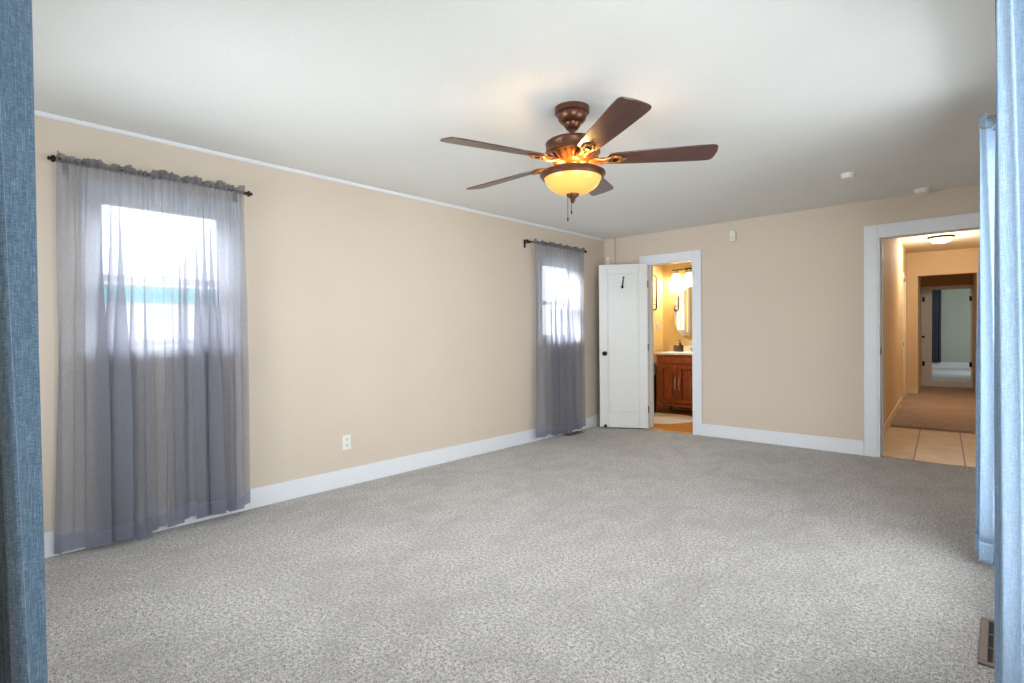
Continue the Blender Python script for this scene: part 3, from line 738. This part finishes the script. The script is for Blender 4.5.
bm = B(); pts = [(.3*math.cos(2*PI*i/64), .41*math.sin(2*PI*i/64)) for i in range(64)]
prism(bm, pts, 0, .012)
for q in bm.verts: q.co = Vector((q.co.x, -.004-q.co.z, q.co.y))
mesh('mirror_glass', bm, M['mirror'], t, bevel=.004)
bm = B(); prism(bm, [(x*.9, y*.9) for x, y in pts], 0, .006)
for q in bm.verts: q.co = Vector((q.co.x, -q.co.z, q.co.y))
mesh('backing', bm, M['slot'], t)
t = thing('vanity_light', 'three-shade vanity light glowing above the oval mirror', 'wall light', (.37, 1.8, 2.12))
bm = B(); bx(bm, -.09, .09, -.02, 0, -.05, .06); mesh('wall_plate', bm, M['chrome'], t, bevel=.006)
bm = B(); tube(bm, [(-.28, -.07, .045), (.28, -.07, .045)], .008, 10); tube(bm, [(0, -.015, .045), (0, -.07, .045)], .008, 10); mesh('bar', bm, M['rodmetal'], t, smooth=True)
for dx in (-.21, 0, .21):
    bm = B(); lathe(bm, [(0, .04), (.02, .038), (.03, .015), (.03, -.012), (0, -.012)], (dx, -.07, 0), 18); mesh('socket', bm, M['chrome'], t, smooth=True)
    bm = B(); lathe(bm, [(.034, -.01), (.05, -.02), (.064, -.045), (.072, -.105), (.068, -.109), (.058, -.045), (.03, -.018)], (dx, -.07, 0), 24); mesh('glass_shade', bm, M['bathshade'], t, smooth=True)
BATH = (1.0, .86, .62)
for dx in (-.21, 0, .21): point('vanity_bulb', (.37+dx, 1.72, 1.985), 12, BATH, .04)
def wall_rack(label, y, z):
    t = thing('wall_rack', label, 'wall rack', (-.1, y, z), 0, 'dark metal loops on the bathroom wall')
    n = 10; r = .05; pts = []
    for cx, cz, a0 in ((.05-r+.02, .26-r, 0), (-.05+r-.02, .26-r, 90), (-.05+r-.02, -.26+r, 180), (.05-r+.02, -.26+r, 270)):
        for i in range(n+1):
            a = R(a0+90*i/n); pts.append((.055, cx+r*math.cos(a), cz+r*math.sin(a)))
    bm = B(); tube(bm, pts, .012, 8, True); mesh('loop', bm, M['rodmetal'], t, smooth=True)
    for s in (-1, 1):
        bm = B(); tube(bm, [(0, 0, s*.18), (.055, 0, s*.18)], .006, 8); tube(bm, [(.055, -.06, s*.18), (.055, .06, s*.18)], .005, 8); mesh('bracket', bm, M['rodmetal'], t, smooth=True)
wall_rack('dark metal rack loop on the bathroom wall beside the open door edge', 1.41, 1.81)
wall_rack('dark metal rack loop seen reflected in the oval mirror', .42, 1.72)
for y in (1.46, 1.60):
    t = thing('light_switch', 'white switch plate on the bathroom side wall, %s' % ('nearer the doorway' if y < 1.5 else 'nearer the mirror corner'), 'light switch', (-.1, y, 1.30), 0, 'bathroom switch plates')
    bm = B(); bx(bm, 0, .006, -.036, .036, -.058, .058); mesh('cover_plate', bm, M['plastic'], t, bevel=.003)
    bm = B(); bx(bm, .005, .012, -.016, .016, -.032, .032); mesh('rocker', bm, M['plastic'], t, bevel=.002)
t = thing('waste_bin', 'dark waste bin with grey blue liner squeezed beside the vanity', 'bin', (-.035, 1.3, 0))
bm = B(); lathe(bm, [(0, 0), (.045, 0), (.052, .02), (.058, .66), (.054, .66), (.05, .03), (0, .03)], seg=24, squash=1.6); mesh('body', bm, M['bin'], t, smooth=True)
bm = B(); lathe(bm, [(.0, .74), (.02, .75), (.045, .73), (.058, .69), (.0615, .65), (.0625, .58), (.0600, .57)], seg=24, squash=1.6)
for q in bm.verts:
    nz = noise.noise(q.co*40); q.co.z += .015*nz
    if q.co.z > .68: q.co.x *= 1+.15*nz
mesh('liner', bm, M['liner'], t, smooth=True)
rg = B(); n = 40
pts = [(.42+.46*math.cos(PI+PI*i/n), 1.2+.62*math.sin(PI+PI*i/n)*1.28) for i in range(n+1)]
pts = [(-.04+.9*i/1, 1.24) for i in (1, 0)] + pts[0:]
prism(rg, [(x, max(y, .36)) for x, y in pts], .0, .014)
tag(mesh('bath_rug', rg, M['rug'], bevel=.005), 'white half-round bath rug in front of the cherry vanity', 'rug')

# ------------------------------------------------------------------ outside the left windows
bm = B(); bx(bm, -30, -.3, -30, 30, -.5, -.4); mesh('ground', bm, M['grass'], kind='structure')
t = thing('garden_shed', 'white outbuilding with turquoise upper band seen through the first window', 'shed', (-7.5, -3.2, -.4))
bm = B(); bx(bm, -2.5, 0, -3.2, 3.0, 0, 2.25); mesh('wall', bm, M['shedwhite'], t)
bm = B(); bx(bm, -2.55, .05, -3.25, 3.05, 2.25, 2.53); mesh('upper_band', bm, M['teal'], t)
bm = B(); bx(bm, -2.65, .15, -3.35, 3.15, 2.53, 2.58); mesh('roof', bm, M['shedwhite'], t)
